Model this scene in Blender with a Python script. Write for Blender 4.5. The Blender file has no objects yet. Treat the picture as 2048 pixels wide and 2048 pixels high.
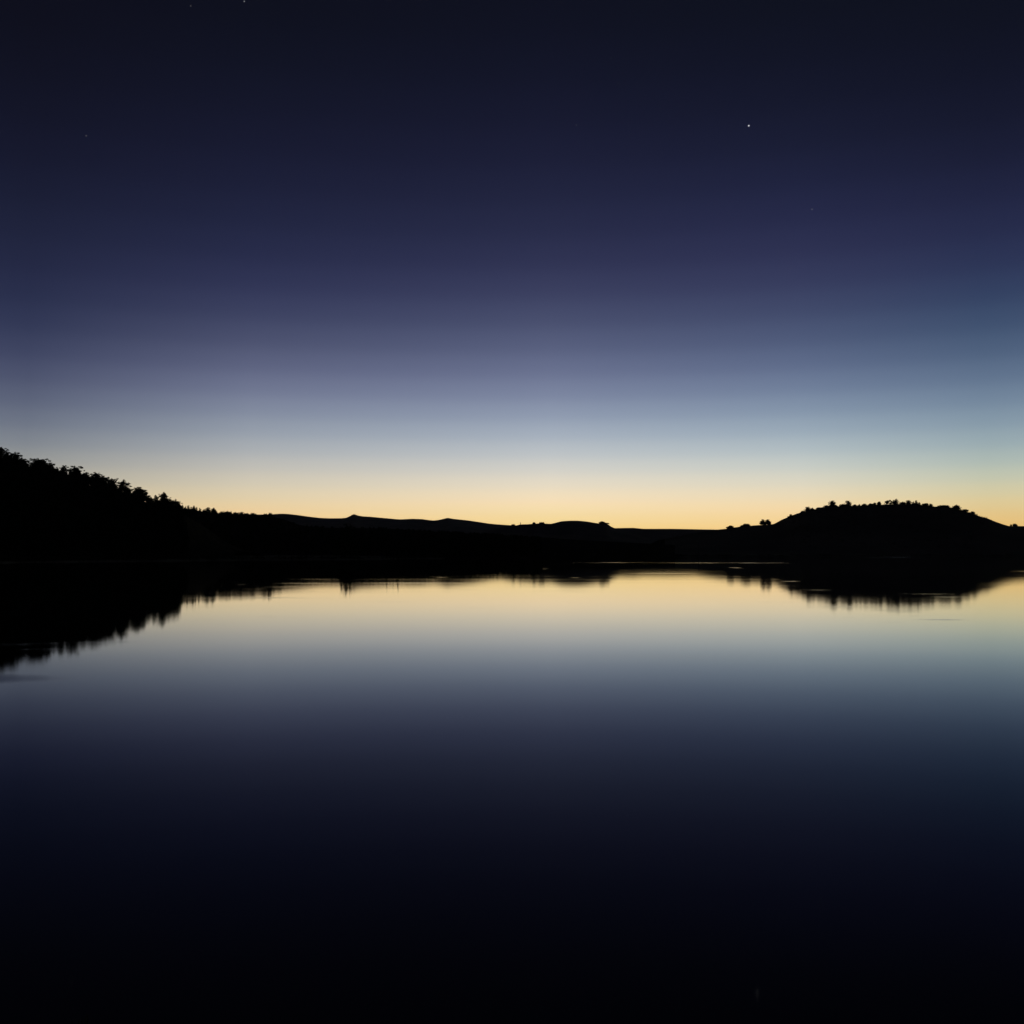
import bpy, math, random
import numpy as np
from mathutils import Vector

# ------------------------------------------------------------------ scene, camera, sky
scene = bpy.context.scene
C = scene.collection
scene.render.engine = 'CYCLES'
vs = scene.view_settings
vs.view_transform = 'Standard'; vs.look = 'None'; vs.gamma = 1.0; vs.exposure = 0.0
vs.use_curve_mapping = False
scene.cycles.max_bounces = 6
scene.cycles.sample_clamp_indirect = 0.0
scene.cycles.sample_clamp_direct = 0.0
scene.render.filter_size = 1.5

F = 1967.0                    # focal length in pixels of a 2048 px frame
HOR = 1103.0                  # row of the true horizon
CAMZ = 4.0
PITCH = math.atan((HOR - 1024.0) / F)
cam = bpy.data.cameras.new('camera')
cam.sensor_width = 36.0; cam.lens = 36.0 * F / 2048.0
cam.clip_start = 0.1; cam.clip_end = 90000.0
cam_o = bpy.data.objects.new('camera', cam); C.objects.link(cam_o)
cam_o.location = (0, 0, CAMZ)
cam_o.rotation_euler = (math.pi / 2 + PITCH, 0, 0)
scene.camera = cam_o

SP, CP = math.sin(PITCH), math.cos(PITCH)
def ray(px, py):
    x = (px - 1024.0) / F; y = -(py - 1024.0) / F
    return (x, CP - y * SP, SP + y * CP)
def at(px, py, D):            # world point seen at a frame position, D metres out along +Y
    r = ray(px, py); k = D / r[1]
    return Vector((r[0] * k, D, CAMZ + r[2] * k))
def proj(p):
    x, y, z = p[0], p[1], p[2] - CAMZ
    d = y * CP + z * SP; u = -y * SP + z * CP
    return 1024 + F * x / d, 1024 - F * u / d

def lin(c):
    c = c / 255.0
    return c / 12.92 if c <= 0.04045 else ((c + 0.055) / 1.055) ** 2.4

# Twilight sky: colour against elevation at three bearings (the glow, and either side of it)
SKY = [
 (50, [(0,13,14,26),(130,16,18,33),(259,20,22,41),(337,23,26,47),(415,28,32,55),(490,33,38,63),(545,37,40,69),(590,40,47,75),(632,47,54,82),
       (676,57,62,91),(719,69,75,104),(763,82,89,113),(806,96,104,125),(850,114,122,137),(890,133,139,146),(940,165,163,156),(985,198,187,160),(1030,222,193,146),(1080,228,184,122)]),
 (500, [(0,13,15,27),(130,17,20,36),(259,22,24,45),(337,26,29,52),(415,31,35,61),(500,38,43,72),(543,44,47,79),(587,52,57,89),(630,62,68,98),
       (674,75,80,108),(717,90,96,124),(761,106,113,142),(804,125,133,155),(848,144,155,169),(877,159,167,177),(906,177,181,184),(935,197,193,185),
       (964,211,203,186),(993,223,210,180),(1022,236,208,164),(1050,241,203,148),(1080,241,194,128)]),
 (1100, [(0,14,16,29),(65,16,19,34),(130,18,21,39),(194,21,23,43),(259,24,27,49),(324,28,30,54),(388,33,37,64),(453,39,43,70),(500,44,47,78),(540,50,53,85),
       (587,60,65,96),(630,71,77,108),(674,83,91,120),(717,97,105,136),(761,114,122,151),(804,132,143,167),(848,155,168,186),(877,173,183,194),(906,192,198,202),
       (935,212,211,206),(964,229,220,203),(993,243,226,197),(1022,253,224,180),(1040,255,218,163),(1056,255,211,147),(1080,255,200,127)]),
 (1600, [(0,14,17,29),(130,18,21,39),(259,24,27,48),(337,29,33,59),(415,36,40,71),(500,46,49,80),(555,53,58,91),(610,63,72,104),(665,76,88,118),(720,93,106,137),
       (775,114,129,156),(829,139,157,176),(884,170,184,193),(912,190,201,203),(939,208,211,202),(966,222,216,200),(994,235,220,190),(1021,246,219,174),(1050,248,208,150),(1080,245,194,124)]),
 (1975, [(0,14,17,29),(130,17,20,38),(259,23,26,46),(337,28,32,58),(415,35,39,69),(480,40,46,77),(555,47,57,90),(610,55,73,103),(665,69,87,116),(720,87,105,132),
       (775,107,126,151),(829,131,151,168),(884,155,173,180),(912,169,185,184),(939,186,196,183),(966,205,204,180),(994,218,205,165),(1021,226,201,148),(1050,229,192,127),(1080,224,180,108)]),
]
NST = 32
def sky_stops(x, tab):
    es, cs = [], []
    for (py, r, g, b) in tab:
        d = Vector(ray(x, py)).normalized()
        es.append(math.degrees(math.asin(d.z))); cs.append([math.log(lin(v)) for v in (r, g, b)])
    o = np.argsort(es); es = np.array(es)[o]; cs = np.array(cs)[o]
    es = np.concatenate([[0.0], es, [55.0, 90.0]])
    cs = np.concatenate([[cs[0]], cs, [cs[-1] - 0.30], [cs[-1] - 0.42]])
    low = np.clip(1 - es / 5.5, 0, 1)[:, None]
    cs = cs + low * np.array([[0.18, 0.12, -0.04]])        # what the haze in front of it takes away
    f = np.sqrt(np.clip(es, 0, 90) / 90.0)
    q = np.linspace(0, 1, 801)
    out = []
    for k in range(3):
        v = np.interp(q, f, cs[:, k])
        ker = np.exp(-0.5 * (np.arange(-45, 46) / 15.0) ** 2); ker /= ker.sum()
        v = np.convolve(np.pad(v, 45, mode='edge'), ker, 'valid')
        out.append(v)
    # the band in the picture (up to 31 degrees, f < 0.59) gets most of the stops
    fs = np.concatenate([np.linspace(0.0, 0.60, NST - 4), [0.68, 0.78, 0.88, 1.0]])
    return [(float(t), [float(math.exp(np.interp(t, q, out[k]))) for k in range(3)]) for t in fs]

world = bpy.data.worlds.new('World'); scene.world = world
world.use_nodes = True
nt = world.node_tree; nt.nodes.clear()
def N(t, **kw):
    n = nt.nodes.new(t)
    for k, v in kw.items(): setattr(n, k, v)
    return n
def M(op, a, b=None, clamp=False):
    n = nt.nodes.new('ShaderNodeMath'); n.operation = op; n.use_clamp = clamp
    for i, v in enumerate((a, b)):
        if v is None: continue
        if isinstance(v, (int, float)): n.inputs[i].default_value = v
        else: nt.links.new(v, n.inputs[i])
    return n.outputs[0]
tc = N('ShaderNodeTexCoord'); sep = N('ShaderNodeSeparateXYZ')
nrm = N('ShaderNodeVectorMath', operation='NORMALIZE')
nt.links.new(tc.outputs['Generated'], nrm.inputs[0]); nt.links.new(nrm.outputs[0], sep.inputs[0])
elev = M('MULTIPLY', M('ARCSINE', sep.outputs[2]), 180 / math.pi)
elev = M('MAXIMUM', elev, 0.0)
azim = M('MULTIPLY', M('ARCTAN2', sep.outputs[0], sep.outputs[1]), 180 / math.pi)      # 0 = straight ahead, + to the right
# away from the glow the twilight arch sinks: the sky there looks like the dark sky higher up
def smooth(v, a, b):
    n = N('ShaderNodeMapRange'); n.interpolation_type = 'SMOOTHSTEP'
    nt.links.new(v, n.inputs['Value']); n.inputs['From Min'].default_value = a; n.inputs['From Max'].default_value = b
    return n.outputs['Result']
away = smooth(M('ABSOLUTE', M('SUBTRACT', azim, 4.0)), 32.0, 165.0)
elev2 = M('ADD', elev, M('MULTIPLY', away, 26.0))
fac = M('SQRT', M('DIVIDE', elev2, 90.0), None, True)
def ramp(x, tab):
    n = N('ShaderNodeValToRGB'); cr = n.color_ramp; cr.interpolation = 'CARDINAL'
    st = sky_stops(x, tab)
    while len(cr.elements) < len(st): cr.elements.new(0.5)
    for e, (t, c) in zip(cr.elements, sorted(st)):
        e.position = t
    for e, (t, c) in zip(cr.elements, sorted(st)):
        e.color = (c[0], c[1], c[2], 1)
    nt.links.new(fac, n.inputs[0])
    return n.outputs[0]
def mixc(f, a, b):
    n = N('ShaderNodeMix', data_type='RGBA')
    nt.links.new(f, n.inputs[0]); nt.links.new(a, n.inputs[6]); nt.links.new(b, n.inputs[7])
    return n.outputs[2]
azs = [math.degrees(math.atan((x - 1024) / F)) for x, _ in SKY]
def linear(v, a, b):
    n = N('ShaderNodeMapRange'); nt.links.new(v, n.inputs['Value'])
    n.inputs['From Min'].default_value = a; n.inputs['From Max'].default_value = b
    return n.outputs['Result']
col = ramp(*SKY[0])
for k in range(1, len(SKY)):
    col = mixc(linear(azim, azs[k - 1], azs[k]), col, ramp(*SKY[k]))
bg = N('ShaderNodeBackground'); bg.inputs['Strength'].default_value = 1.025
wo = N('ShaderNodeOutputWorld')
nt.links.new(col, bg.inputs['Color']); nt.links.new(bg.outputs[0], wo.inputs['Surface'])
world.cycles.sampling_method = 'MANUAL'; world.cycles.sample_map_resolution = 1024

# ------------------------------------------------------------------ materials
def noise_mat(name, c1, c2, scale, rough=0.95, bump=0.0, detail=6.0):
    m = bpy.data.materials.new(name); m.use_nodes = True
    t = m.node_tree; b = t.nodes['Principled BSDF']
    co = t.nodes.new('ShaderNodeTexCoord')
    nz = t.nodes.new('ShaderNodeTexNoise'); nz.inputs['Scale'].default_value = scale; nz.inputs['Detail'].default_value = detail
    cr = t.nodes.new('ShaderNodeValToRGB')
    cr.color_ramp.elements[0].position = 0.3; cr.color_ramp.elements[0].color = (*c1, 1)
    cr.color_ramp.elements[1].position = 0.7; cr.color_ramp.elements[1].color = (*c2, 1)
    t.links.new(co.outputs['Object'], nz.inputs['Vector']); t.links.new(nz.outputs['Fac'], cr.inputs[0])
    t.links.new(cr.outputs[0], b.inputs['Base Color'])
    b.inputs['Roughness'].default_value = rough
    b.inputs['Specular IOR Level'].default_value = 0.0
    if bump:
        bp = t.nodes.new('ShaderNodeBump'); bp.inputs['Strength'].default_value = 0.6; bp.inputs['Distance'].default_value = bump
        t.links.new(nz.outputs['Fac'], bp.inputs['Height']); t.links.new(bp.outputs[0], b.inputs['Normal'])
    return m
MAT = {
 'heath': noise_mat('heath', (0.16, 0.14, 0.09), (0.28, 0.24, 0.15), 0.02, bump=0.8),
 'pasture': noise_mat('pasture', (0.14, 0.13, 0.07), (0.24, 0.21, 0.12), 0.01, bump=0.8),
 'floor': noise_mat('forest_floor', (0.03, 0.028, 0.015), (0.06, 0.05, 0.028), 0.08, bump=0.4),
 'needles': noise_mat('needles', (0.030, 0.045, 0.018), (0.055, 0.075, 0.03), 0.6),
 'leaves': noise_mat('leaves', (0.040, 0.055, 0.018), (0.075, 0.085, 0.03), 0.5),
 'scrub': noise_mat('scrub', (0.035, 0.045, 0.018), (0.07, 0.07, 0.03), 0.3),
 'bark': noise_mat('bark', (0.05, 0.035, 0.025), (0.11, 0.075, 0.05), 3.0),
 'reed': noise_mat('reed', (0.10, 0.10, 0.04), (0.20, 0.18, 0.07), 2.0),
 'wood': noise_mat('weathered_wood', (0.07, 0.06, 0.05), (0.14, 0.12, 0.10), 4.0),
}

def water_material():
    m = bpy.data.materials.new('lake_water'); m.use_nodes = True
    t = m.node_tree; b = t.nodes['Principled BSDF']; L = t.links.new
    def mm(op, a, c=None, clamp=False):
        n = t.nodes.new('ShaderNodeMath'); n.operation = op; n.use_clamp = clamp
        for i, v in enumerate((a, c)):
            if v is None: continue
            if isinstance(v, (int, float)): n.inputs[i].default_value = v
            else: L(v, n.inputs[i])
        return n.outputs[0]
    t.nodes.remove(b)
    gl = t.nodes.new('ShaderNodeBsdfGlossy'); gl.distribution = 'BECKMANN'; gl.inputs['Color'].default_value = (1, 1, 1, 1)
    df = t.nodes.new('ShaderNodeBsdfDiffuse'); df.inputs['Color'].default_value = (0.002, 0.003, 0.004, 1)
    fr = t.nodes.new('ShaderNodeFresnel'); fr.inputs['IOR'].default_value = 1.333
    cr = t.nodes.new('ShaderNodeValToRGB'); el = cr.color_ramp.elements
    el[0].position = 0.08; el[0].color = (1.0, 0.99, 0.82, 1); el[1].position = 0.70; el[1].color = (1, 0.985, 0.95, 1)
    for p, c in ((0.20, (0.93, 0.97, 0.95, 1)), (0.32, (0.86, 0.90, 1.0, 1)), (0.48, (0.91, 0.94, 1.0, 1))):
        e = el.new(p); e.color = c
    L(fr.outputs[0], cr.inputs[0]); L(cr.outputs[0], gl.inputs['Color'])
    mx = t.nodes.new('ShaderNodeMixShader')
    fc = t.nodes.new('ShaderNodeFloatCurve'); cv = fc.mapping.curves[0]
    pts = [(0, 0), (0.12, 0.09), (0.18, 0.13), (0.23, 0.155), (0.29, 0.185), (0.37, 0.25), (0.5, 0.44), (0.6, 0.64), (0.79, 0.89), (1, 1)]
    for p in pts[1:-1]: cv.points.new(*p)
    fc.mapping.update(); L(fr.outputs[0], fc.inputs['Value'])
    L(fc.outputs[0], mx.inputs[0]); L(df.outputs[0], mx.inputs[1]); L(gl.outputs[0], mx.inputs[2])
    L(mx.outputs[0], t.nodes['Material Output'].inputs['Surface'])
    geo = t.nodes.new('ShaderNodeNewGeometry')
    def noise(sx, sy, off, detail, lo, hi):
        mp = t.nodes.new('ShaderNodeMapping'); mp.inputs['Scale'].default_value = (sx, sy, 1); mp.inputs['Location'].default_value = off
        nz = t.nodes.new('ShaderNodeTexNoise'); nz.inputs['Scale'].default_value = 1.0; nz.inputs['Detail'].default_value = detail
        L(geo.outputs['Position'], mp.inputs['Vector']); L(mp.outputs[0], nz.inputs['Vector'])
        mr = t.nodes.new('ShaderNodeMapRange'); mr.interpolation_type = 'SMOOTHSTEP'
        L(nz.outputs['Fac'], mr.inputs['Value']); mr.inputs['From Min'].default_value = lo; mr.inputs['From Max'].default_value = hi
        return mr.outputs['Result'], nz.outputs['Fac']
    # cat's paws of air ruffling the calm lake: (px from, px to, row, thickness in rows, strength)
    total = None
    for (x0, x1, row, th, s) in RUFFLES:
        a, c = at(x0, row, 100), at(x1, row, 100)
        D = 100.0 * CAMZ / (CAMZ - a.z)
        cx, rx = (a.x + c.x) / 2 * D / 100, abs(c.x - a.x) / 2 * D / 100
        ry = D * th / (row - HOR) * 0.5
        sub = t.nodes.new('ShaderNodeVectorMath'); sub.operation = 'SUBTRACT'; sub.inputs[1].default_value = (cx, D, 0)
        mul = t.nodes.new('ShaderNodeVectorMath'); mul.operation = 'MULTIPLY'; mul.inputs[1].default_value = (1 / rx, 1 / ry, 0)
        ln = t.nodes.new('ShaderNodeVectorMath'); ln.operation = 'LENGTH'
        L(geo.outputs['Position'], sub.inputs[0]); L(sub.outputs[0], mul.inputs[0]); L(mul.outputs[0], ln.inputs[0])
        v = mm('MULTIPLY', mm('SUBTRACT', 1.0, ln.outputs['Value'], True), s)
        total = v if total is None else mm('MAXIMUM', total, v)
    brk, _ = noise(0.07, 0.02, (3, 7, 0), 5, 0.38, 0.60)            # the long lines break up along their length
    total = mm('MULTIPLY', total, mm('ADD', 0.62, mm('MULTIPLY', brk, 0.38)))
    fine, _ = noise(0.085, 0.22, (11, 2, 0), 3, 0.58, 0.74)          # scattered short dashes
    zone, _ = noise(0.006, 0.010, (1, 5, 0), 2, 0.42, 0.60)
    fine = mm('MULTIPLY', mm('MULTIPLY', fine, zone), 0.24)
    tot = mm('MAXIMUM', total, fine)
    _, broad = noise(0.010, 0.11, (0, 0, 0), 4, 0, 1)
    base = mm('ADD', BASE_ROUGH, mm('MULTIPLY', mm('SUBTRACT', broad, 0.5), 0.05))
    L(mm('ADD', base, mm('MULTIPLY', tot, 0.22)), gl.inputs['Roughness'])
    return m

# ------------------------------------------------------------------ helpers
def mesh_obj(name, verts, faces, mat, parent=None, smooth=False):
    me = bpy.data.meshes.new(name)
    me.from_pydata([tuple(v) for v in verts], [], [tuple(f) for f in faces]); me.update()
    if mat: me.materials.append(mat)
    if smooth:
        me.polygons.foreach_set('use_smooth', [True] * len(me.polygons))
    o = bpy.data.objects.new(name, me); C.objects.link(o)
    if parent: o.parent = parent
    return o
def tag(o, label=None, cat=None, group=None, kind=None):
    if label: o['label'] = label
    if cat: o['category'] = cat
    if group: o['group'] = group
    if kind: o['kind'] = kind
    return o
def fbm(x, seed, octs=4):
    r = np.random.RandomState(seed); v = 0; a = 1.0
    for k in range(octs):
        v = v + a * np.sin(x * (1.9 ** k) + r.rand() * 9) * np.cos(x * (1.37 ** k) * 0.7 + r.rand() * 9); a *= 0.55
    return v

HILLS = {}
def interp_profile(prof, n):
    xs = np.array([p[0] for p in prof], float); ys = np.array([p[1] for p in prof], float)
    q = np.unique(np.concatenate([np.linspace(xs[0], xs[-1], n), xs]))
    # monotone-free Catmull-Rom through the skyline points
    m = np.gradient(ys, xs)
    i = np.clip(np.searchsorted(xs, q) - 1, 0, len(xs) - 2)
    h = xs[i + 1] - xs[i]; s = (q - xs[i]) / h
    d = (ys[i + 1] - ys[i]) / h
    def lim(mm_, dd): return np.where(mm_ * dd <= 0, 0, np.sign(dd) * np.minimum(np.abs(mm_), 3 * np.abs(dd)))
    m0, m1 = lim(m[i], d), lim(m[i + 1], d)
    y = (2*s**3 - 3*s**2 + 1)*ys[i] + (s**3 - 2*s**2 + s)*h*m0 + (-2*s**3 + 3*s**2)*ys[i+1] + (s**3 - s**2)*h*m1
    return q, y
def hill(name, prof, Dfun, front, back, mat, label, seed, n=220, rough=1.0, frontpow=1.0):
    q, y = interp_profile(prof, n)
    crest = [at(a, b, Dfun(a)) for a, b in zip(q, y)]
    ts = [-1.0, -0.9, -0.78, -0.64, -0.5, -0.36, -0.24, -0.14, -0.06, 0.0, 0.08, 0.2, 0.4, 0.65, 1.0]
    V, Fc = [], []
    base = -1.0
    for i, c in enumerate(crest):
        for j, t in enumerate(ts):
            a = abs(t)
            f = (1 - a) ** 1.25 if t < 0 else 0.5 + 0.5 * math.cos(math.pi * a)
            Y = c.y + t * (front if t < 0 else back)
            amp = rough * min(1.0, 4 * a * (1 - a)) if a > 0 else 0.0
            z = base + (c.z - base) * f
            if amp: z += amp * 0.035 * (c.z - base) * float(fbm(np.array(c.x * 0.03 / max(1, c.y / 600) + t * 5), seed + j, 3)) - 0.02 * amp * (c.z - base)
            V.append((c.x * (Y / c.y if t < 0 else 1.0), Y, z))
    k = len(ts)
    for i in range(len(crest) - 1):
        for j in range(k - 1):
            Fc.append((i*k + j, (i+1)*k + j, (i+1)*k + j + 1, i*k + j + 1))
    o = mesh_obj(name, V, Fc, mat, smooth=True)
    tag(o, label, 'hill', kind='structure')
    Va = np.array(V).reshape(len(crest), k, 3)
    HILLS[name + str(seed)] = Va
    return Va
def hz(Va, X, t):             # ground height and depth on a hill at X, t in -1..1
    ts = [-1.0, -0.9, -0.78, -0.64, -0.5, -0.36, -0.24, -0.14, -0.06, 0.0, 0.08, 0.2, 0.4, 0.65, 1.0]
    xs = Va[:, 9, 0]
    j = max(0, min(len(ts) - 2, int(np.searchsorted(ts, t)) - 1)); s = (t - ts[j]) / (ts[j + 1] - ts[j])
    def g(k, c): return float(np.interp(X, xs, Va[:, k, c]))
    return g(j, 1) * (1 - s) + g(j + 1, 1) * s, g(j, 2) * (1 - s) + g(j + 1, 2) * s

def tube(V, Fc, pts, rads, sides=6):
    base = len(V)
    for i, (p, r) in enumerate(zip(pts, rads)):
        p = Vector(p); r = float(r)
        a = Vector(pts[min(i + 1, len(pts) - 1)]) - Vector(pts[max(i - 1, 0)])
        a.normalize()
        u = a.orthogonal().normalized(); w = a.cross(u)
        for k in range(sides):
            th = 2 * math.pi * k / sides
            V.append(tuple(p + r * (math.cos(th) * u + math.sin(th) * w)))
    for i in range(len(pts) - 1):
        for k in range(sides):
            a, b_ = base + i * sides + k, base + i * sides + (k + 1) % sides
            Fc.append((a, b_, b_ + sides, a + sides))
    V.append(tuple(pts[-1])); t = len(V) - 1
    e = base + (len(pts) - 1) * sides
    for k in range(sides): Fc.append((e + k, e + (k + 1) % sides, t))

def sprays(rng, clumps, leaf, dens, pine):
    """leaf / needle sprays spread through each clump, pointing outwards"""
    VV, FF, nv = [], [], 0
    for (c, r) in clumps:
        area = (r[0] * r[1] + r[0] * r[2] + r[1] * r[2]) / 3
        n = max(8, int(dens * area / leaf ** 2))
        d = rng.normal(size=(n, 3)); d /= np.linalg.norm(d, axis=1)[:, None]
        rad = rng.rand(n) ** 0.45
        p = np.array(c) + d * np.array(r) * rad[:, None]
        out = d + rng.normal(size=(n, 3)) * (0.45 if pine else 0.9)
        if pine: out[:, 2] += 0.35
        out /= np.linalg.norm(out, axis=1)[:, None]
        side = np.cross(out, rng.normal(size=(n, 3))); side /= np.maximum(1e-6, np.linalg.norm(side, axis=1))[:, None]
        ln = leaf * rng.uniform(0.7, 1.5, n)[:, None]; wd = leaf * rng.uniform(0.3, 0.6, n)[:, None] * (0.75 if pine else 1.1)
        quad = np.stack([p - out * ln * 0.5, p + side * wd + out * ln * 0.05, p + out * ln * 0.6, p - side * wd + out * ln * 0.05], 1)
        VV.append(quad.reshape(-1, 3))
        FF.append((np.arange(n * 4).reshape(n, 4) + nv)); nv += n * 4
    return np.concatenate(VV), np.concatenate(FF)

PROFILE = {   # half width of the crown against height, both 0..1
 'round':   lambda u: math.sqrt(max(0.0, 1 - ((u - 0.3) / 0.71) ** 2)) * (1 - 0.25 * u),
 'dome':    lambda u: (1 - u ** 1.7) ** 0.75,
 'flat':    lambda u: 0.86 + 0.14 * min(1.0, u / 0.6) - 0.45 * max(0, u - 0.6) / 0.4,
 'layered': lambda u: 0.26 + 0.74 * (1 - u) ** 0.75,
 'cone':    lambda u: 0.10 + 0.90 * (1 - u) ** 0.7,
 'fork':    lambda u: (1 - min(1.0, u / 0.8) ** 2) ** 0.5 if u < 0.7 else 0.3,
 'column':  lambda u: 0.25 + 0.75 * math.sin(math.pi * min(1.0, 0.2 + 0.8 * u)) ** 0.8,
 'bush':    lambda u: (1 - u ** 2.2) ** 0.5,
 'umbrella': lambda u: (1 - u * u) ** 0.5,
}
def clump_layout(rng, kind, H, R, zb):
    """centres and radii of the foliage masses of a crown between zb and H, half width R"""
    cl = []; ch = H - zb; prof = PROFILE[kind]
    n = {'cone': 34, 'layered': 46, 'flat': 44, 'umbrella': 26, 'bush': 30}.get(kind, 44)
    for i in range(n):
        u = (i + rng.rand()) / n
        s = R * rng.uniform(0.17, 0.30)
        sz = min(s * 0.75, ch * 0.13)
        if kind == 'umbrella': u = 0.38 + 0.62 * u; sz *= 1.3
        w = R * prof(u)
        if kind == 'layered':                       # branch tiers, longer on one side or the other
            tier = math.floor(u * 6); w *= rng.uniform(0.55, 1.1); sz *= 0.9
            u = min(1.0, (tier + 0.1 + 0.75 * rng.rand()) / 6)
        s *= 0.42 + 0.58 * (1 - u) ** 0.7; sz *= 0.5 + 0.5 * (1 - u)
        if kind == 'cone': s = min(s, 0.5 * w + 0.04 * R); sz = min(sz, ch * 0.05)
        if kind == 'flat' and u > 0.7: sz *= 0.6
        rim = 1.0 if rng.rand() < 0.62 else math.sqrt(rng.rand())
        lo = 0.7 if kind == 'layered' else 0.74
        rr = max(0.0, w * rng.uniform(lo, 1.14) - s * 0.6) * rim
        th = rng.choice([0.0, math.pi]) + rng.normal() * 0.75
        z = zb + ch * u * rng.uniform(0.82, 1.0); z = min(z, H - sz - 0.10 * ch * rng.rand())
        cl.append(((float(rr * math.cos(th)), float(rr * math.sin(th)), float(z)), (s, s, sz)))
    if kind == 'fork':
        for sd, top in ((-1, 1.0), (1, 0.93)):
            for k in range(6):
                u = 0.55 + 0.45 * k / 5.0 * top
                cl.append(((sd * R * (0.1 + 0.62 * (u - 0.55) / 0.45), 0.0, zb + ch * u - 0.06 * R), (0.15 * R, 0.15 * R, 0.13 * R)))
    if kind != 'umbrella':                          # the dense inside of the crown
        for k in range(7):
            u = 0.04 + 0.80 * k / 6.0; w = R * prof(u) * (0.95 if kind != 'layered' else 0.78)
            w *= 1 - 0.22 * u; cl.append(((0.0, 0.0, zb + ch * u * 0.93), (w, w, ch * 0.09)))
    else:
        cl.append(((0.0, 0.0, zb + ch * 0.25), (0.16 * R, 0.16 * R, ch * 0.25)))
    # ragged tufts standing off the outline
    for k in range(16 if kind not in ('cone', 'umbrella') else 5):
        u = rng.uniform(0.25, 0.97); w = R * prof(u) * rng.uniform(0.92, 1.18)
        th = rng.choice([0.0, math.pi]) + rng.normal() * 0.6; q = R * rng.uniform(0.06, 0.12)
        cl.append(((float(w * math.cos(th)), float(w * math.sin(th)), float(min(H - q, zb + ch * (u + 0.03)))), (q * 1.5, q, q * 0.8)))
    # a leader at the very top so that the crown ends in tufts, not in a plane
    cl.append(((float(rng.uniform(-.12, .12)) * R, 0.0, H - 0.08 * ch), (0.12 * R, 0.12 * R, 0.09 * ch)))
    return cl

def tree_mesh(seed, kind, H, W, leaf, crown_from=0.25, dens=5.0, pine=True, lean=0.0):
    rng = np.random.RandomState(seed); R = W / 2
    zb = H * crown_from
    cl = clump_layout(rng, kind, H, R, zb)
    V, Fq = sprays(rng, cl, leaf, dens, pine)
    # fit the crown exactly to its height and width
    x0, x1 = np.percentile(V[:, 0], 0.5), np.percentile(V[:, 0], 99.5)
    V[:, 0] = (V[:, 0] - (x0 + x1) / 2) * (W / (x1 - x0))
    zt = np.sort(V[:, 2])[-3]; z0 = np.percentile(V[:, 2], 1.0)
    V[:, 2] = zb + (V[:, 2] - z0) * (H - zb) / (zt - z0)
    V[:, 2] = np.maximum(V[:, 2], 0.0)
    V[:, 0] += lean * (V[:, 2] / H) ** 2 * W
    tv, tf = [], []
    r0 = 0.024 * H + 0.05
    n = 6; pts = []
    for i in range(n):
        u = i / (n - 1.0)
        pts.append((rng.uniform(-.04, .04) * W * u + lean * (0.86 * u) ** 2 * W, rng.uniform(-.04, .04) * W * u, H * 0.9 * u - (0.5 if i == 0 else 0)))
    tube(tv, tf, pts, [r0 * (1.25 if i == 0 else 1) * (1 - 0.85 * i / (n - 1.0)) for i in range(n)])
    for (c, r) in cl[::2]:
        zc = min(c[2], H * 0.95)
        if math.hypot(c[0], c[1]) < 0.12 * W: continue
        u = max(0.12, min(0.85, (zc - 0.5 * math.hypot(c[0], c[1])) / (H * 0.9)))
        k = u * (n - 1); i = min(n - 2, int(k)); s = k - i
        p0 = Vector(pts[i]).lerp(Vector(pts[i + 1]), s)
        p1 = Vector((c[0] + lean * (zc / H) ** 2 * W, c[1], zc))
        mid = p0.lerp(p1, 0.5) + Vector((0, 0, 0.06 * W))
        rb = r0 * (1 - 0.8 * u) * 0.45
        tube(tv, tf, [p0, mid, p1], [rb, rb * 0.65, rb * 0.25], 4)
    return V, Fq, tv, tf

def plant_tree(name, seed, kind, px, top, wpx, base, D, label, group, cat='tree', crown_from=0.25, pine=True, leaf=None, dens=5.0, lean=0.0, mat=None):
    """base = ground point; the top and width are those of the silhouette at that distance"""
    P = at(px, top, D); H = P.z - base; W = wpx * D / F
    leaf = leaf or max(0.30, D * 0.00075)
    leaf = min(leaf, W * 0.2)
    V, Fq, tv, tf = tree_mesh(seed, kind, H, W, leaf, crown_from, dens, pine, lean)
    root = bpy.data.objects.new(name, None); C.objects.link(root)
    root.location = (P.x - lean * W, D, base); root.empty_display_size = 0.5
    tag(root, label, cat, group)
    mesh_obj('trunk', tv, tf, MAT['bark'], root, smooth=True)
    me = bpy.data.meshes.new('crown')
    me.from_pydata(V.tolist(), [], Fq.tolist()); me.update()
    me.materials.append(mat or (MAT['needles'] if pine else MAT['leaves']))
    o = bpy.data.objects.new('crown', me); C.objects.link(o); o.parent = root
    return root

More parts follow.
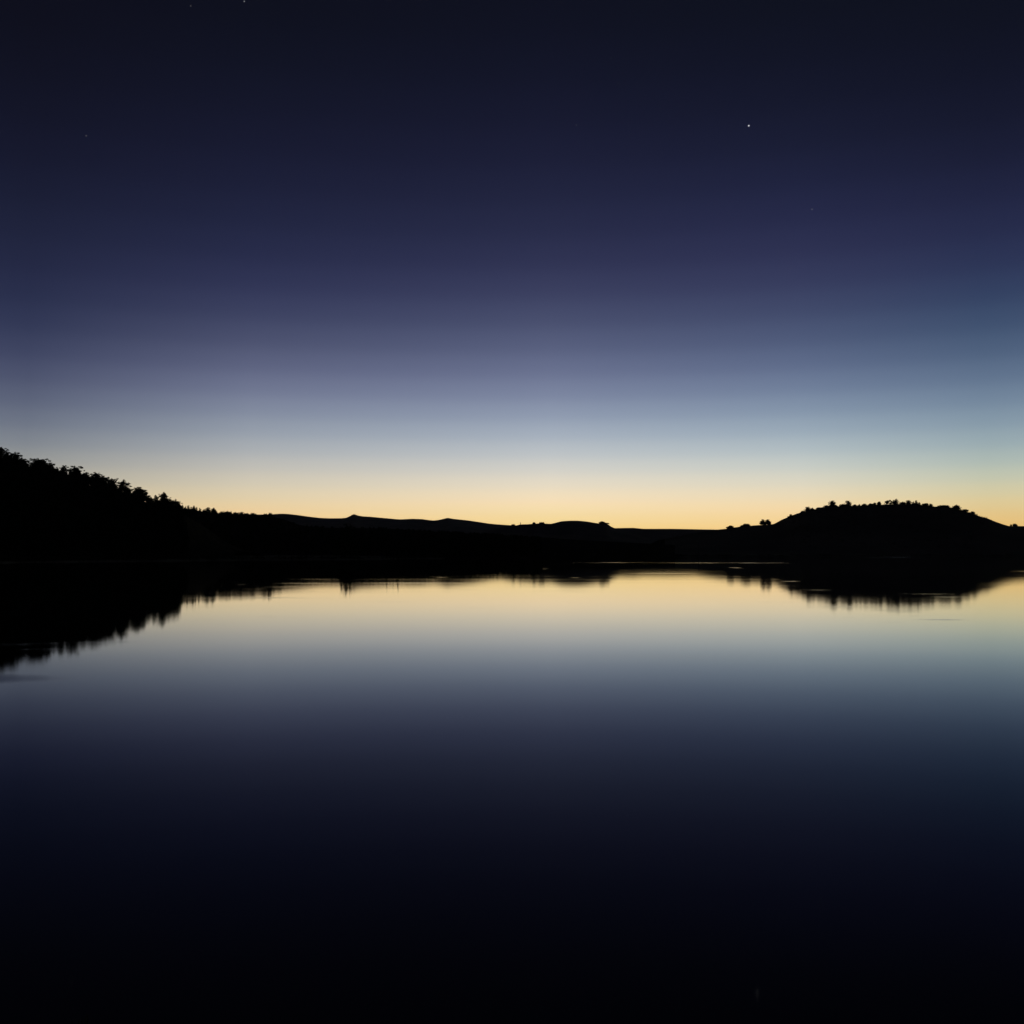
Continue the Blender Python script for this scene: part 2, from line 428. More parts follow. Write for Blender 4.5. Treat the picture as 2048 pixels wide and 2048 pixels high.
# ------------------------------------------------------------------ lake and ground
BASE_ROUGH = 0.046
HAZE = 1.2e-5
RUFFLES = [  # px from, px to, row, thickness, strength
 (1040, 1420, 1125.0, 1.5, 0.38), (1240, 1740, 1125.8, 1.6, 0.5), (1640, 1940, 1115.0, 1.7, 0.75), (1700, 1820, 1113.0, 1.2, 0.35),
 (1450, 1495, 1135.5, 1.5, 0.6), (500, 730, 1166.5, 1.7, 0.36), (690, 960, 1166.0, 1.8, 0.6), (865, 900, 1155.0, 1.3, 0.35),
 (1070, 1110, 1137.5, 1.3, 0.42), (1130, 1170, 1155.5, 1.3, 0.38), (1230, 1420, 1146.5, 1.6, 0.4), (1555, 1610, 1162.5, 1.4, 0.4),
 (1590, 1690, 1180.0, 1.5, 0.35), (1780, 1930, 1188.0, 1.8, 0.3), (1850, 1950, 1194.0, 1.8, 0.3), (2000, 2140, 1142.5, 1.6, 0.5),
 (460, 510, 1169.0, 1.2, 0.3), (790, 870, 1118.5, 1.3, 0.25), (620, 660, 1127.0, 1.2, 0.25),
 (1815, 1965, 1239.5, 5.0, 0.5), (1590, 1630, 1240.0, 4.0, 0.16), (-330, 220, 1358.0, 24.0, 1.0), (1640, 1720, 1213.0, 3.0, 0.2),
]
WATER = water_material()
tag(mesh_obj('lake', [(-3500, -60, 0), (3500, -60, 0), (3500, 1050, 0), (-3500, 1050, 0)], [(0, 1, 2, 3)], WATER),
    'dark calm lake mirroring the twilight sky', 'lake', kind='structure')

SHORE = [(-6000, 300), (-1500, 335), (0, 345), (360, 415), (520, 455), (700, 488), (860, 545), (1050, 610), (1300, 700), (1600, 760), (1800, 790), (2048, 820), (3200, 850), (9000, 900)]
def shore_D(px): return float(np.interp(px, [s[0] for s in SHORE], [s[1] for s in SHORE]))
V, Fc = [], []
cols = np.unique(np.concatenate([np.linspace(-6000, -300, 40), np.linspace(-300, 2400, 260), np.linspace(2400, 9000, 40)]))
rows = [0, 1.5, 5, 14, 40, 120, 400, 1500, 4000, 9000]
rowz = [-0.35, 0.12, 0.35, 0.6, 0.9, 1.3, 1.8, 2.0, 2.0, 2.0]
for px in cols:
    d0 = shore_D(px) + 5 * float(fbm(np.array(px * 0.035), 5)) + 1.5 * float(fbm(np.array(px * 0.31), 6))
    for r, z in zip(rows, rowz):
        V.append(((px - 1024) / F * (d0 + r * 1.0), d0 + r, z))
k = len(rows)
for i in range(len(cols) - 1):
    for j in range(k - 1): Fc.append((i*k+j, (i+1)*k+j, (i+1)*k+j+1, i*k+j+1))
tag(mesh_obj('ground', V, Fc, MAT['pasture'], smooth=True), 'dark low land behind the far shore of the lake', 'ground', kind='structure')
# the bank the photographer stands on
V, Fc = [], []
bx = np.concatenate([np.linspace(-3500, -60, 20), np.linspace(-55, 55, 70), np.linspace(60, 3500, 20)])
byz = [(7.7, -0.35), (7.2, -0.02), (6.2, 0.35), (4.6, 1.1), (2.5, 2.0), (0.8, 2.42), (-3, 2.5), (-20, 2.8), (-200, 5), (-1500, 25), (-8000, 60)]
for X in bx:
    dz = 0.08 * float(fbm(np.array(X * 0.9), 9)); dy = 0.18 * float(fbm(np.array(X * 0.6), 10)) - 0.2
    for i, (y, z) in enumerate(byz):
        V.append((X, y + (dy if i < 5 else 0), z + (dz if i > 1 else 0)))
k = len(byz)
for i in range(len(bx) - 1):
    for j in range(k - 1): Fc.append((i*k+j, i*k+j+1, (i+1)*k+j+1, (i+1)*k+j))
tag(mesh_obj('bank', V, Fc, MAT['pasture'], smooth=True), 'near grassy bank below the camera', 'bank', kind='structure')

# ------------------------------------------------------------------ hills (skyline rows of a 2048 px frame)
far = hill('far_hills', [(-1500,1010),(-600,1018),(0,1024),(300,1026),(480,1028),(520,1029),(545,1028.4),(566,1027.4),(595,1030),(616,1033),(641,1035.8),(672,1036.6),(684,1036.3),(691,1035.6),(696,1034),(701,1031.5),(704.5,1029.4),(708,1028.4),(711,1029.2),(715,1030.9),(740,1033.4),(775,1036.6),(801,1038.7),(823,1037.6),(844,1038.2),(867.5,1041),(883,1038.7),(896,1035.8),(908,1037.8),
     (933,1040.4),(958,1044),(982,1047.5),(1003,1049.3),(1030,1051),(1080,1054),(1150,1057),(1260,1060),(1400,1062),(1800,1062),(2200,1058),(3000,1050),(3800,1046)],
     lambda p: 4600.0, 1800, 2500, MAT['heath'], 'smooth distant heath hills with a small pointed summit left of centre', 3, n=320, rough=0.5)
low = hill('low_ridge', [(900,1075),(1100,1062),(1231,1056.3),(1266,1055.7),(1287,1057.6),(1345,1057.7),(1407,1058.8),(1434,1059.2),(1500,1060),(1700,1062),(1900,1060),(2018,1052),(2048,1052.2),(2200,1050),(2600,1046),(3200,1050)],
     lambda p: 3000.0, 900, 1500, MAT['heath'], 'long low flat ridge in the middle distance under the brightest sky', 4, rough=0.5)
domeh = hill('round_hill', [(930,1078),(990,1058),(1010,1052.5),(1024,1051),(1032,1050.8),(1040.5,1049),(1057,1048.4),(1068,1047.4),(1083,1046.8),(1101,1047.6),(1111,1045.5),(1121,1043),(1136,1041.6),
     (1152,1041.3),(1173,1043),(1189,1045.5),(1198,1046.8),(1206,1046.5),(1213,1048),(1226,1055),(1233,1057.5),(1260,1064),(1300,1076)],
     lambda p: 1900.0, 420, 500, MAT['heath'], 'low rounded hill right of centre on the far side of the lake', 5, rough=0.4)
mid = hill('wooded_ridge', [(-400,1000),(0,1004),(200,1010),(300,1014),(360,1017),(400,1022),(437,1029),(470,1028.5),(500,1030),(545,1034),(580,1046),(620,1053),(680,1056),(760,1057),(850,1062),(1000,1070),(1200,1082),(1350,1090)],
     lambda p: 1000.0 - 150 * min(1, max(0, (p - 480) / 400)) , 330, 500, MAT['floor'], 'low wooded ridge running right from the pine covered hill', 6, rough=0.3)
right = hill('scrub_hill', [(1330,1078.0),(1400,1064.0),(1434,1059.4),(1453,1057.4),(1480,1053.3),(1510,1050.7),(1541,1048.6),(1560,1046.2),(1566,1044.8),(1575,1040.6),(1588,1033.7),(1599,1027.1),(1610,1022.9),
     (1630,1020.1),(1642,1016.1),(1652,1012.7),(1660,1011.5),(1676,1012.9),(1699,1012.1),(1715,1011.7),(1742,1010.1),(1767,1009.3),(1796,1008.7),(1811,1009.1),(1841,1009.7),(1858,1011.7),(1869,1013.1),(1890,1013.3),
     (1905,1015.7),(1924,1020.7),(1937,1025.1),(1953,1030.1),(1964,1034.1),(1973,1036.1),(1988,1042.1),(2005,1048.2),(2018,1052.0),(2048,1056.0),(2120,1068.0),(2200,1080.0)],
     lambda p: 1300.0, 330, 420, MAT['pasture'], 'broad flat topped hill on the right with trees and scrub along its crest', 7, n=300, rough=0.5)
def leftD(p): return 420.0 + 95.0 * min(1.35, max(-0.6, p / 360.0))
GAP = [(-500,800),(-200,858),(-60,898),(0,912),(15,914),(55,928),(92,933),(109,940),(136,945),(159,950),(183,960),(217,965),(234,971),(262,986),(294,1000),(341,1004),(360,1013),(380,1040),(420,1070)]
def gap(px): return float(np.interp(px, [g[0] for g in GAP], [g[1] for g in GAP]))
leftprof = [(-900,820),(-500,838),(-200,888),(-60,916),(0,930),(55,944),(109,956),(159,966),(217,981),(262,1002),(294,1014),(341,1021),(362,1032),(390,1060),(430,1088),(470,1102)]
left = hill('pine_hill', leftprof, leftD, 75, 140, MAT['floor'], 'steep pine covered hill rising to the left edge of the photo', 8, rough=0.6)

# ------------------------------------------------------------------ trees on the left hill's skyline
LEFT = [  # px, top row, width, kind, label
 (1, 893.5, 30, 'round', 'tallest dark pine on the left hill, cut by the left edge of the photo'),
 (29, 903.5, 27, 'round', 'bushy round topped pine, second on the skyline from the left edge'),
 (46, 916.5, 20, 'round', 'low shoulder pine between the round topped pine and the wide flat topped one'),
 (77, 916, 34, 'flat', 'wide flat topped pine near the left end of the left hill skyline'),
 (100, 925, 21, 'round', 'loose crowned pine just right of the wide flat topped pine'),
 (114, 936.5, 17, 'dome', 'low rounded pine in the dip right of the loose crowned pine'),
 (127, 930.5, 20, 'layered', 'small pine with a knob of foliage at its tip, midway along the left hill'),
 (140.5, 937, 9, 'cone', 'thin short pine squeezed in left of the tall layered pine'),
 (152, 931, 27, 'layered', 'tall pine with layered branches reaching right, midway down the left hill skyline'),
 (171, 944, 26, 'cone', 'pointed pine just right of the tall layered pine'),
 (191, 944, 21, 'round', 'round headed pine left of its broader neighbour, right of the pointed pine'),
 (207, 951, 24, 'round', 'broad pine whose crown slopes down to the right beside the round headed pine'),
 (226, 955, 19, 'fork', 'pine with a forked spreading top on the lower half of the left hill'),
 (245, 958.5, 24, 'layered', 'upright ragged pine just right of the fork topped pine'),
 (258, 975, 18, 'layered', 'short leaning pine in front of the gap left of the big cone shaped pine'),
 (278, 973.5, 29, 'dome', 'big full bodied pine standing apart between two gaps low on the left hill'),
 (301, 993.5, 17, 'dome', 'small round bush like pine right of the big full bodied pine'),
 (313, 989.5, 15, 'cone', 'small sharp pointed pine left of the last tall pine'),
 (328, 983.5, 26, 'layered', 'last tall pine before the hill drops, a bare branch sticking out to its left'),
 (341, 997, 15, 'layered', 'short ragged pine between the last tall pine and the blunt last tree'),
 (351, 998, 20, 'flat', 'blunt topped tree at the right end of the left hill'),
]
rnd = random.Random(4)
for i, (px, top, w, kind, lab) in enumerate(LEFT):
    D = leftD(px) + rnd.uniform(-6, 6)
    X = at(px, top, D).x
    Y, z = hz(left, X, 0.0)
    zg = at(px, gap(px) + 18.0, D).z; base = z - 0.3; H = at(px, top, D).z - base
    plant_tree('pine_tree', 100 + i, kind, px, top, w * 1.36, base, D, lab, 'pines along the left hill skyline',
               crown_from=max(0.1, min(0.6, (zg - base) / H)), leaf=0.36, dens=26.0)

# ------------------------------------------------------------------ forest standing below the skyline (one mass)
def forest(name, Va, n, seed, limit, pxr, tr, hr, kinds, label, leaf, dens, wr=(0.36, 0.5), mat='needles', margin=3.0):
    r = random.Random(seed); VV, FF, nv = [], [], 0; TV, TF = [], []
    var = []
    for k in range(6):
        V, Fq, tv, tf = tree_mesh(seed * 10 + k, kinds[k % len(kinds)], 10.0, 10.0 * r.uniform(*wr), leaf, 0.15, dens)
        var.append((V, Fq, np.array(tv), tf))
    for _ in range(n):
        px = r.uniform(*pxr); t = -(r.random() ** 0.75) * (tr[1] - tr[0]) - tr[0]
        X0 = None
        D = float(np.interp(px, *limit[1])) if len(limit) > 1 else None
        j = 9
        X = float(np.interp(px, [proj(v)[0] for v in Va[:, j]], Va[:, j, 0]))
        Y, z = hz(Va, X, t); X *= Y / float(np.interp(X, Va[:, 9, 0], Va[:, 9, 1]))
        H = r.uniform(*hr)
        ppx, ppy = proj((X, Y, z + H))
        lim = limit[0](ppx) + margin
        if ppy < lim:
            H -= (lim - ppy) * Y / F
        if H < 2.5: continue
        V, Fq, tv, tf = r.choice(var)
        a = r.uniform(0, 6.28); s = H / 10.0; ca, sa = math.cos(a), math.sin(a)
        sw = s * r.uniform(0.9, 1.25)
        P = np.stack([(V[:, 0] * ca - V[:, 1] * sa) * sw + X, (V[:, 0] * sa + V[:, 1] * ca) * sw + Y, V[:, 2] * s + z - 0.2], 1)
        VV.append(P); FF.append(Fq + nv); nv += len(P)
    me = bpy.data.meshes.new(name)
    P = np.concatenate(VV); Q = np.concatenate(FF)
    me.from_pydata(P.tolist(), [], Q.tolist()); me.update(); me.materials.append(MAT[mat])
    o = bpy.data.objects.new(name, me); C.objects.link(o)
    tag(o, label, 'forest', kind='stuff')
    return o
forest('forest', left, 340, 31, (gap,), (-260, 370), (0.0, 0.95), (9, 15), ['round', 'layered', 'flat', 'dome'],
       'black mass of pines covering the slope of the left hill', 0.75, 3.0)
forest('forest', left, 420, 32, (gap,), (-260, 368), (0.0, 0.12), (8, 14), ['round', 'layered', 'flat', 'dome'],
       'black row of pines packed just below the left hill skyline', 0.6, 6.0, wr=(0.5, 0.75), margin=6.0)

# ------------------------------------------------------------------ small trees on the ridge right of the pine hill
RIDGE = [
 (365, 1009.3, 8, 'cone', 'tiny conifer tip touching the right foot of the pine hill'),
 (371, 1012.2, 6, 'cone', 'second tiny conifer tip in the row right of the pine hill'),
 (376.5, 1010.8, 8, 'cone', 'third tiny conifer tip in the row right of the pine hill'),
 (382, 1013.4, 6, 'cone', 'fourth tiny conifer tip, lower than its two neighbours'),
 (387.4, 1011.2, 9, 'dome', 'fifth and fullest tree top in the row right of the pine hill'),
 (393.3, 1013.8, 5, 'cone', 'sixth tiny conifer tip in the row, thin as a needle'),
 (400, 1015.6, 7, 'cone', 'last tiny conifer tip before the small notch in the tree line'),
 (408, 1018.3, 9, 'dome', 'low tree just right of the notch, left of the round clump'),
 (416, 1014.4, 11, 'round', 'taller tree on the left of the round clump on the ridge'),
 (427, 1015.4, 15, 'dome', 'broad round tree ending the clump on the ridge with a steep right side'),
 (443, 1022.5, 12, 'bush', 'first low tree after the step down in the tree line'),
 (455, 1021.8, 17, 'flat', 'wide low tree, second after the step down in the tree line'),
 (471, 1024.0, 15, 'bush', 'third low tree after the step down in the tree line'),
 (484, 1023.6, 11, 'layered', 'fourth tree after the step down, slightly pointed'),
 (494, 1025.9, 14, 'bush', 'fifth low tree after the step down in the tree line'),
 (506, 1025.6, 13, 'round', 'sixth low tree after the step down in the tree line'),
 (530, 1027, 13, 'bush', 'low bushy tree left of the last loose tree on the ridge'),
 (540, 1025.3, 9, 'round', 'last loose crowned tree before the bare distant hills begin'),
]
for i, (px, top, w, kind, lab) in enumerate(RIDGE):
    D0 = 1000.0 - 150 * min(1, max(0, (px - 480) / 400))
    D = D0 + rnd.uniform(-8, 8)
    X = at(px, top, D).x
    Y, z = hz(mid, X, 0.0)
    plant_tree('small_tree', 200 + i, kind, px, top, w * 1.25, z - 3.0, D, lab, 'small trees on the ridge right of the pine hill',
               crown_from=0.05, leaf=0.45, dens=18.0, pine=(kind == 'cone'))
MG = [(-400,990),(200,1003),(340,1008),(360,1014),(400,1019),(404,1023),(432,1021),(437,1028),(505,1029),(545,1031),(580,1042),(620,1049),(680,1052),(760,1052.5),(850,1058),(1000,1066),(1200,1079)]
def mgap(px): return float(np.interp(px, [g[0] for g in MG], [g[1] for g in MG]))
forest('woodland', mid, 900, 41, (mgap,), (100, 1080), (0.0, 0.9), (5, 10), ['dome', 'round', 'cone', 'dome'],
       'dark woodland covering the low ridge beyond the lake', 0.9, 2.5, wr=(0.5, 0.8), mat='leaves', margin=0.6)

# ------------------------------------------------------------------ trees on the shore whose reflections hang in the bright water
SHORE_TREES = [
 (683, 1053, 15, 505, 'column', 'left tree of the dark lakeside group mirrored left of centre'),
 (692, 1047, 18, 500, 'column', 'tallest tree in the middle of the lakeside group mirrored left of centre'),
 (701, 1048.5, 12, 506, 'column', 'right tree of the dark lakeside group mirrored left of centre'),
 (774, 1057.5, 6, 520, 'column', 'slim lakeside tree, left of three whose mirror images dangle right of the group'),
 (787, 1060, 5, 525, 'column', 'thinnest lakeside tree, middle of three whose mirror images dangle right of the group'),
 (796, 1056.5, 8, 528, 'dome', 'fullest lakeside tree, right of three whose mirror images dangle right of the group'),
 (530, 1033, 11, 640, 'dome', 'left of two rounded trees behind the shore, mirrored as a notch far left of centre'),
 (538, 1030, 10, 640, 'round', 'right of two rounded trees behind the shore, mirrored as a notch far left of centre'),
]
for i, (px, top, w, D, kind, lab) in enumerate(SHORE_TREES):
    plant_tree('lakeside_tree', 300 + i, kind, px, top, w * 1.08, 0.3, D, lab, 'trees on the far shore', crown_from=0.12, pine=False, leaf=0.45, dens=26.0)

# ------------------------------------------------------------------ trees on the round hill and the right hill
def on_hill(Va, lst, Dfun, seed, group, leaf, sink=0.6):
    for i, (nm, px, top, w, kind, cf, lab) in enumerate(lst):
        D = Dfun(px)
        X = at(px, top, D).x
        Y, z = hz(Va, X, 0.0)
        pine = kind in ('layered', 'cone', 'fork')
        plant_tree(nm, seed + i, kind, px, top, w * 1.06, z - sink, D, lab, group, cat='shrub' if nm == 'shrub' else 'tree',
                   crown_from=cf, pine=pine, leaf=leaf, dens=18.0)
DOME = [
 ('shrub', 1026.5, 1048.4, 7, 'bush', 0.05, 'small dark shrub in the dip where the smooth hills meet the round hill'),
 ('shrub', 1068, 1044.4, 6, 'bush', 0.05, 'small round shrub on the left shoulder of the round hill'),
 ('shrub', 1083.5, 1044.2, 10, 'bush', 0.05, 'wider shrub on the left shoulder of the round hill, nearer its top'),
 ('round_tree', 1204, 1042.4, 12, 'dome', 0.05, 'larger of the two trees at the right end of the round hill'),
 ('round_tree', 1213, 1045.4, 10, 'dome', 0.05, 'smaller of the two trees at the right end of the round hill'),
]
on_hill(domeh, DOME, lambda p: 1900.0, 400, 'shrubs and trees on the round hill', 0.9)
RIGHT = [
 ('round_tree', 1460.5, 1050.8, 15, 'dome', 0.0, 'low dome shaped tree alone at the left foot of the right hill'),
 ('round_tree', 1484.5, 1050, 9, 'dome', 0.0, 'smallest tree, left of the clump of three on the slope'),
 ('round_tree', 1490.5, 1047.2, 10, 'round', 0.0, 'middle tree of the clump of three on the slope'),
 ('round_tree', 1496, 1047.4, 8, 'dome', 0.0, 'right tree of the clump of three on the slope'),
 ('round_tree', 1525.5, 1038.4, 12, 'dome', 0.1, 'left tree of the pair standing side by side on the open slope'),
 ('round_tree', 1535.5, 1038.6, 12.5, 'dome', 0.1, 'right tree of the pair standing side by side on the open slope'),
 ('arched_tree', 1582, 1028.3, 12.5, 'dome', 0.05, 'arched tree with light showing through where the slope steepens'),
 ('shrub', 1606, 1021.4, 8, 'bush', 0.0, 'rounded shrub on the steep left flank below the pointed tree'),
 ('small_tree', 1616, 1013.2, 14, 'layered', 0.05, 'pointed tree on the left flank of the right hill, beside a smaller one'),
 ('small_tree', 1625, 1015.4, 8, 'dome', 0.0, 'smaller rounded tree touching the pointed tree on the left flank'),
 ('shrub', 1638, 1014.6, 12, 'bush', 0.0, 'flat shrub on the flank between the pointed tree and the first lone pine'),
 ('shrub', 1653, 1010.2, 9, 'bush', 0.0, 'shrub just left of the first lone pine on the right hill'),
 ('pine_tree', 1664, 1000.8, 14, 'layered', 0.05, 'left of two lone layered pines, a branch reaching out to its right'),
 ('shrub', 1670, 1009.4, 8, 'bush', 0.0, 'shrub against the right foot of the first lone pine'),
 ('shrub', 1686, 1007.8, 13, 'bush', 0.0, 'broad low shrub just left of the second lone pine'),
 ('pine_tree', 1695.5, 1000.7, 12.5, 'layered', 0.05, 'right of two lone pines, heavier on its right side'),
 ('shrub', 1710, 1008.6, 6, 'bush', 0.0, 'small lone shrub right of the second lone pine'),
 ('shrub', 1719, 1008.4, 3.5, 'column', 0.05, 'tiny upright shrub between two wider ones on the hill top'),
 ('shrub', 1728, 1007.2, 9, 'bush', 0.0, 'low shrub left of the three bumps before the umbrella tree'),
 ('shrub', 1742, 1006.8, 9, 'bush', 0.0, 'first of three bumps of scrub left of the umbrella tree'),
 ('shrub', 1749.5, 1005.2, 7, 'bush', 0.0, 'second of three bumps of scrub left of the umbrella tree'),
 ('small_tree', 1758, 1003, 8, 'round', 0.0, 'third and tallest of three bumps left of the umbrella tree'),
 ('umbrella_tree', 1780, 999.4, 20, 'umbrella', 0.1, 'widest umbrella shaped tree at the top of the right hill'),
 ('small_tree', 1791.5, 997.4, 12, 'layered', 0.05, 'highest tree of the right hill, joined to the umbrella tree'),
 ('flat_tree', 1805, 1003.2, 12, 'bush', 0.02, 'small flat topped tree between the highest tree and the next layered one'),
 ('pine_tree', 1816.3, 1000.2, 12, 'layered', 0.05, 'layered tree standing clear right of the small flat topped tree'),
 ('small_tree', 1826.5, 1003, 7, 'cone', 0.0, 'left and lower of the three little pointed trees on the hill top'),
 ('small_tree', 1832.4, 1000.5, 8, 'cone', 0.0, 'middle and tallest of the three little pointed trees on the hill top'),
 ('small_tree', 1838, 1004.4, 6, 'cone', 0.0, 'right and thinnest of the three little pointed trees on the hill top'),
 ('flat_tree', 1850, 1006, 12, 'bush', 0.02, 'wedge topped low tree at the start of the right hand descent'),
 ('shrub', 1861.5, 1007.3, 7, 'bush', 0.0, 'pointed shrub alone between the wedge topped tree and the wide scrub'),
 ('shrub', 1888, 1010, 20, 'bush', 0.0, 'long low bank of scrub left of the big round tree'),
 ('round_tree', 1913, 1009.2, 16, 'dome', 0.0, 'big round tree at the right shoulder of the right hill'),
 ('shrub', 1930, 1018.2, 12, 'bush', 0.0, 'rounded shrub just below the big round tree on the right'),
 ('shrub', 1945, 1022.6, 9, 'bush', 0.0, 'airy shrub halfway down the right end of the hill'),
]
def rightD(p): return 1300.0
on_hill(right, RIGHT, rightD, 500, 'trees and shrubs on the right hill', 0.62)
on_hill(low, [('shrub', 2022, 1048.4, 4, 'bush', 0.05, 'tiny shrub left of the dark mound near the right edge'),
              ('shrub', 2030, 1047.2, 9, 'bush', 0.05, 'dark mound shaped shrub nearest the right edge of the photo')], lambda p: 3000.0, 600, 'shrubs near the right edge', 1.1, sink=1.5)

# scrub that roughens the right hill's crest and slope: nobody could count it
def scrub(name, Va, n, seed, pxr, tr, hr, label, leaf):
    r = random.Random(seed); rng = np.random.RandomState(seed); cl = []
    pxs = [proj(v)[0] for v in Va[:, 9]]
    for _ in range(n):
        px = r.uniform(*pxr); t = -tr * r.random() ** 1.6
        X = float(np.interp(px, pxs, Va[:, 9, 0])); Y, z = hz(Va, X, t); X *= Y / float(np.interp(X, Va[:, 9, 0], Va[:, 9, 1]))
        h = r.uniform(*hr); w = h * r.uniform(0.8, 1.6)
        cl.append(((X, Y, z + 0.3 * h), (w, w, h * 0.7)))
    V, Fq = sprays(rng, cl, leaf, 3.0, False)
    me = bpy.data.meshes.new(name); me.from_pydata(V.tolist(), [], Fq.tolist()); me.update(); me.materials.append(MAT['scrub'])
    o = bpy.data.objects.new(name, me); C.objects.link(o); tag(o, label, 'scrub', kind='stuff')
scrub('scrub', right, 900, 71, (1578, 1965), 0.8, (0.7, 1.7), 'low dark scrub along the crest and slope of the right hill', 0.6)
scrub('scrub', right, 120, 73, (1562, 1985), 0.02, (0.6, 2.6), 'ragged line of bushes along the crest of the right hill', 0.5)
scrub('hedges', domeh, 90, 72, (1010, 1235), 0.9, (0.6, 1.2), 'scattered low bushes on the flank of the round hill', 0.8)

# reeds and willow scrub at the water's edge of the far shore
r = random.Random(81); rng = np.random.RandomState(81); cl = []
for _ in range(900):
    px = r.uniform(-150, 2250); d = shore_D(px) + r.uniform(3, 26); h = r.choice([0.6, 0.8, 1.0, 1.4, 2.2])
    w = h * r.uniform(1.0, 2.6)
    cl.append((((px - 1024) / F * d, d, 0.25 + 0.3 * h), (w, w * 0.6, h * 0.6)))
V, Fq = sprays(rng, cl, 0.6, 3.0, True)
me = bpy.data.meshes.new('shore_reeds'); me.from_pydata(V.tolist(), [], Fq.tolist()); me.update(); me.materials.append(MAT['scrub'])
o = bpy.data.objects.new('shore_reeds', me); C.objects.link(o); tag(o, 'dark reeds and low scrub along the far shore', 'reeds', kind='stuff')

# ------------------------------------------------------------------ posts
def post(px, top, wpx, D, base, label, arm):
    P = at(px, top, D); H = P.z - base; rad = wpx * D / F / 2
    root = bpy.data.objects.new('post', None); C.objects.link(root); root.location = (P.x, D, base)
    tag(root, label, 'post')
    v, f = [], []; tube(v, f, [(0, 0, -0.5), (0, 0, H * 0.5), (0.01, 0, H)], [rad, rad * 0.85, rad * 0.65], 8)
    mesh_obj('shaft', v, f, MAT['wood'], root, smooth=True)
    v, f = [], []; tube(v, f, [(0, 0, H - 0.05), (0, 0, H + 0.04), (0, 0, H + 0.12)], [rad * 0.8, rad * 0.8, rad * 0.2], 8)
    mesh_obj('cap', v, f, MAT['wood'], root)
    return root
Y, z = hz(domeh, at(1040.7, 1045, 1900.0).x, 0.0)
post(1040.7, 1044.6, 1.3, 1900.0, z - 0.3, 'thin upright post on the low crest left of the round hill', False)
post(1397, 1085, 1.3, 700.0, 0.3, 'thin tall post on the far shore, mirrored as a short line in the bright water', False)

# ------------------------------------------------------------------ thin evening haze over the whole valley
hx, hy0, hy1, hz0, hz1 = 42000.0, -9000.0, 11000.0, -2.0, 420.0
v = [(x, y, z) for z in (hz0, hz1) for (x, y) in ((-hx, hy0), (hx, hy0), (hx, hy1), (-hx, hy1))]
f = [(0, 3, 2, 1), (4, 5, 6, 7), (0, 1, 5, 4), (1, 2, 6, 5), (2, 3, 7, 6), (3, 0, 4, 7)]
m = bpy.data.materials.new('haze_air'); m.use_nodes = True
t = m.node_tree; t.nodes.clear()
pv = t.nodes.new('ShaderNodeVolumePrincipled'); pv.inputs['Color'].default_value = (0.9, 0.92, 1.0, 1)
pv.inputs['Density'].default_value = HAZE; pv.inputs['Anisotropy'].default_value = 0.3
out = t.nodes.new('ShaderNodeOutputMaterial'); t.links.new(pv.outputs[0], out.inputs['Volume'])
tag(mesh_obj('haze', v, f, m), 'thin evening haze in the valley air', 'haze', kind='stuff')

# ------------------------------------------------------------------ reed stems in front of the camera
def reed(px, row, hpx, n, spread, seed, label, name):
    P = at(px, row, 10.0); D = 10.0 * CAMZ / (CAMZ - P.z); P = at(px, row, D)
    rr = random.Random(seed); h = hpx * D / F
    root = bpy.data.objects.new(name, None); C.objects.link(root); root.location = (P.x, D, 0)
    tag(root, label, 'reed')
    for i in range(n):
        hh = h * rr.uniform(0.7, 1.0) if i else h
        bxx, byy = rr.uniform(-spread, spread), rr.uniform(-spread, spread)
        lx = rr.uniform(-.25, .3) * hh; v, f = [], []
        pts = [(bxx + lx * u * u, byy + 0.1 * hh * u * u, -0.3 * (u == 0) + hh * u) for u in (0, 0.35, 0.7, 1.0)]
        wd = 0.006
        for k, p in enumerate(pts):
            q = wd * (1 - 0.85 * k / 3)
            v += [(p[0] - q, p[1], p[2]), (p[0], p[1] - q * 0.4, p[2]), (p[0] + q, p[1], p[2])]
        for k in range(3):
            a = 3 * k
            f += [(a, a + 1, a + 4, a + 3), (a + 1, a + 2, a + 5, a + 4)]
        mesh_obj('blade', v, f, MAT['reed'], root)
reed(160, 2046, 13, 6, 0.05, 2, 'barely visible tuft of reed tips at the bottom left edge', 'reed')

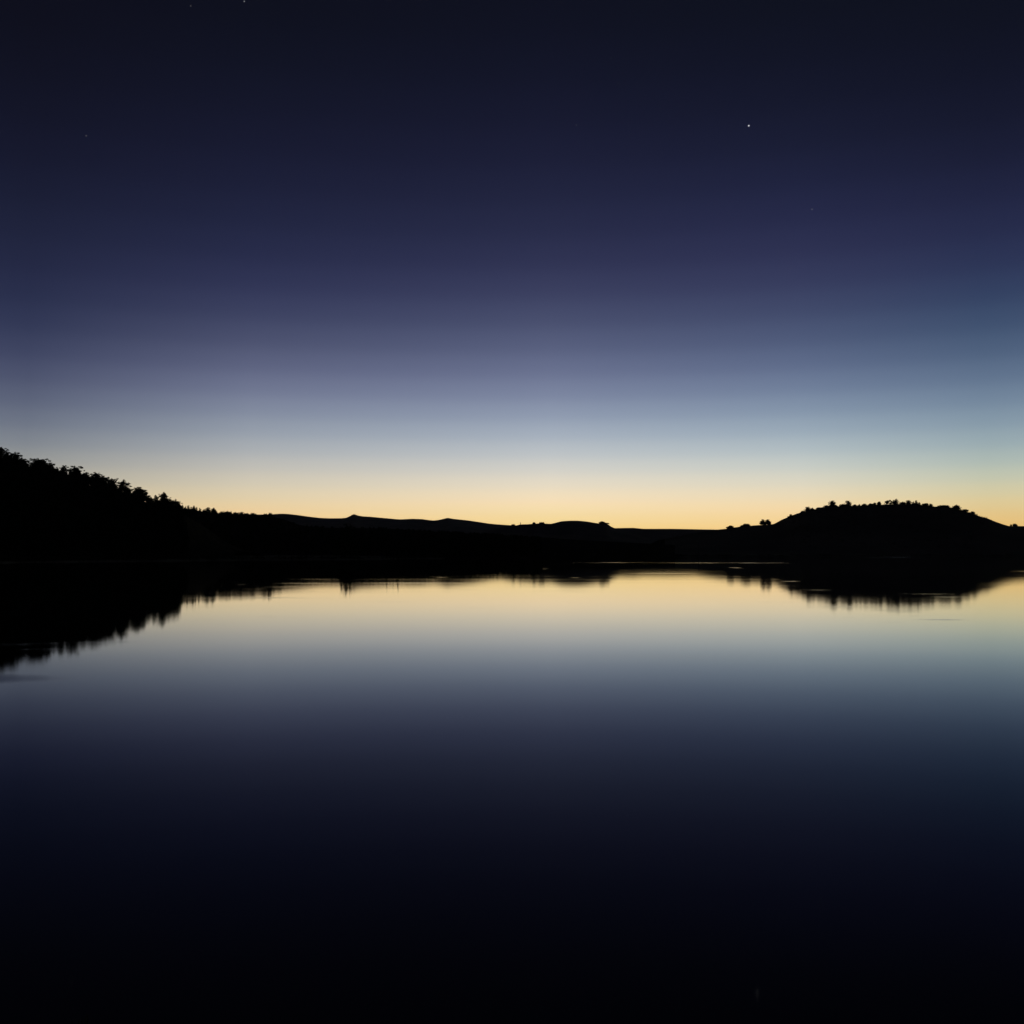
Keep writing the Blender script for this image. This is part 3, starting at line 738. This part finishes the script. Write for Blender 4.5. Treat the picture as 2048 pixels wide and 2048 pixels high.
# ------------------------------------------------------------------ stars
STARS = [
 (1497.5, 251.5, 1.3, 0.85, 'brightest star, high in the right half of the sky'),
 (488.5, 2.8, 1.05, 0.27, 'second brightest star, cut close to the top edge left of centre'),
 (381.5, 12, 1.0, 0.07, 'dim star left of the one at the top edge'),
 (172.5, 271.5, 1.0, 0.15, 'lone star high in the left part of the sky'),
 (1153, 250, 1.0, 0.10, 'faint star level with the brightest star, to its left'),
 (1624, 418.5, 1.0, 0.24, 'small star below and right of the brightest star'),
 (271.5, 679.5, 1.0, 0.15, 'lowest star, in the violet sky at the left'),
 (1237, 167, 0.9, 0.05, 'very faint star above and right of the faint star left of the brightest'),
 (1222.5, 116, 0.9, 0.04, 'very faint star near the top right of centre'),
 (1580, 537, 0.85, 0.09, 'faint star lowest in the right half of the sky'),
 (788, 564, 0.85, 0.09, 'faint star low in the sky left of centre'),
]
SD = 30000.0
for (px, py, rp, e, lab) in STARS:
    m = bpy.data.materials.new('starlight'); m.use_nodes = True
    t = m.node_tree; t.nodes.clear()
    em = t.nodes.new('ShaderNodeEmission'); em.inputs['Color'].default_value = (0.93, 0.92, 1.0, 1); em.inputs['Strength'].default_value = e
    out = t.nodes.new('ShaderNodeOutputMaterial'); t.links.new(em.outputs[0], out.inputs['Surface'])
    m.cycles.emission_sampling = 'NONE'
    d = Vector(ray(px, py)); P = Vector((0, 0, CAMZ)) + d.normalized() * SD
    rad = rp * SD * d.length / F * 0.9
    v, f = [], []; n1, n2 = 10, 6
    for j in range(1, n2):
        ph = math.pi * j / n2
        for i in range(n1):
            th = 2 * math.pi * i / n1
            v.append((rad * math.sin(ph) * math.cos(th), rad * math.sin(ph) * math.sin(th), rad * math.cos(ph)))
    v += [(0, 0, rad), (0, 0, -rad)]; T, B = len(v) - 2, len(v) - 1
    for j in range(n2 - 2):
        for i in range(n1): f.append((j*n1+i, (j+1)*n1+i, (j+1)*n1+(i+1) % n1, j*n1+(i+1) % n1))
    for i in range(n1):
        f.append((T, i, (i+1) % n1)); f.append((B, (n2-2)*n1+(i+1) % n1, (n2-2)*n1+i))
    o = mesh_obj('star', v, f, m, smooth=True); o.location = P
    tag(o, lab, 'star', 'stars in the dusk sky')
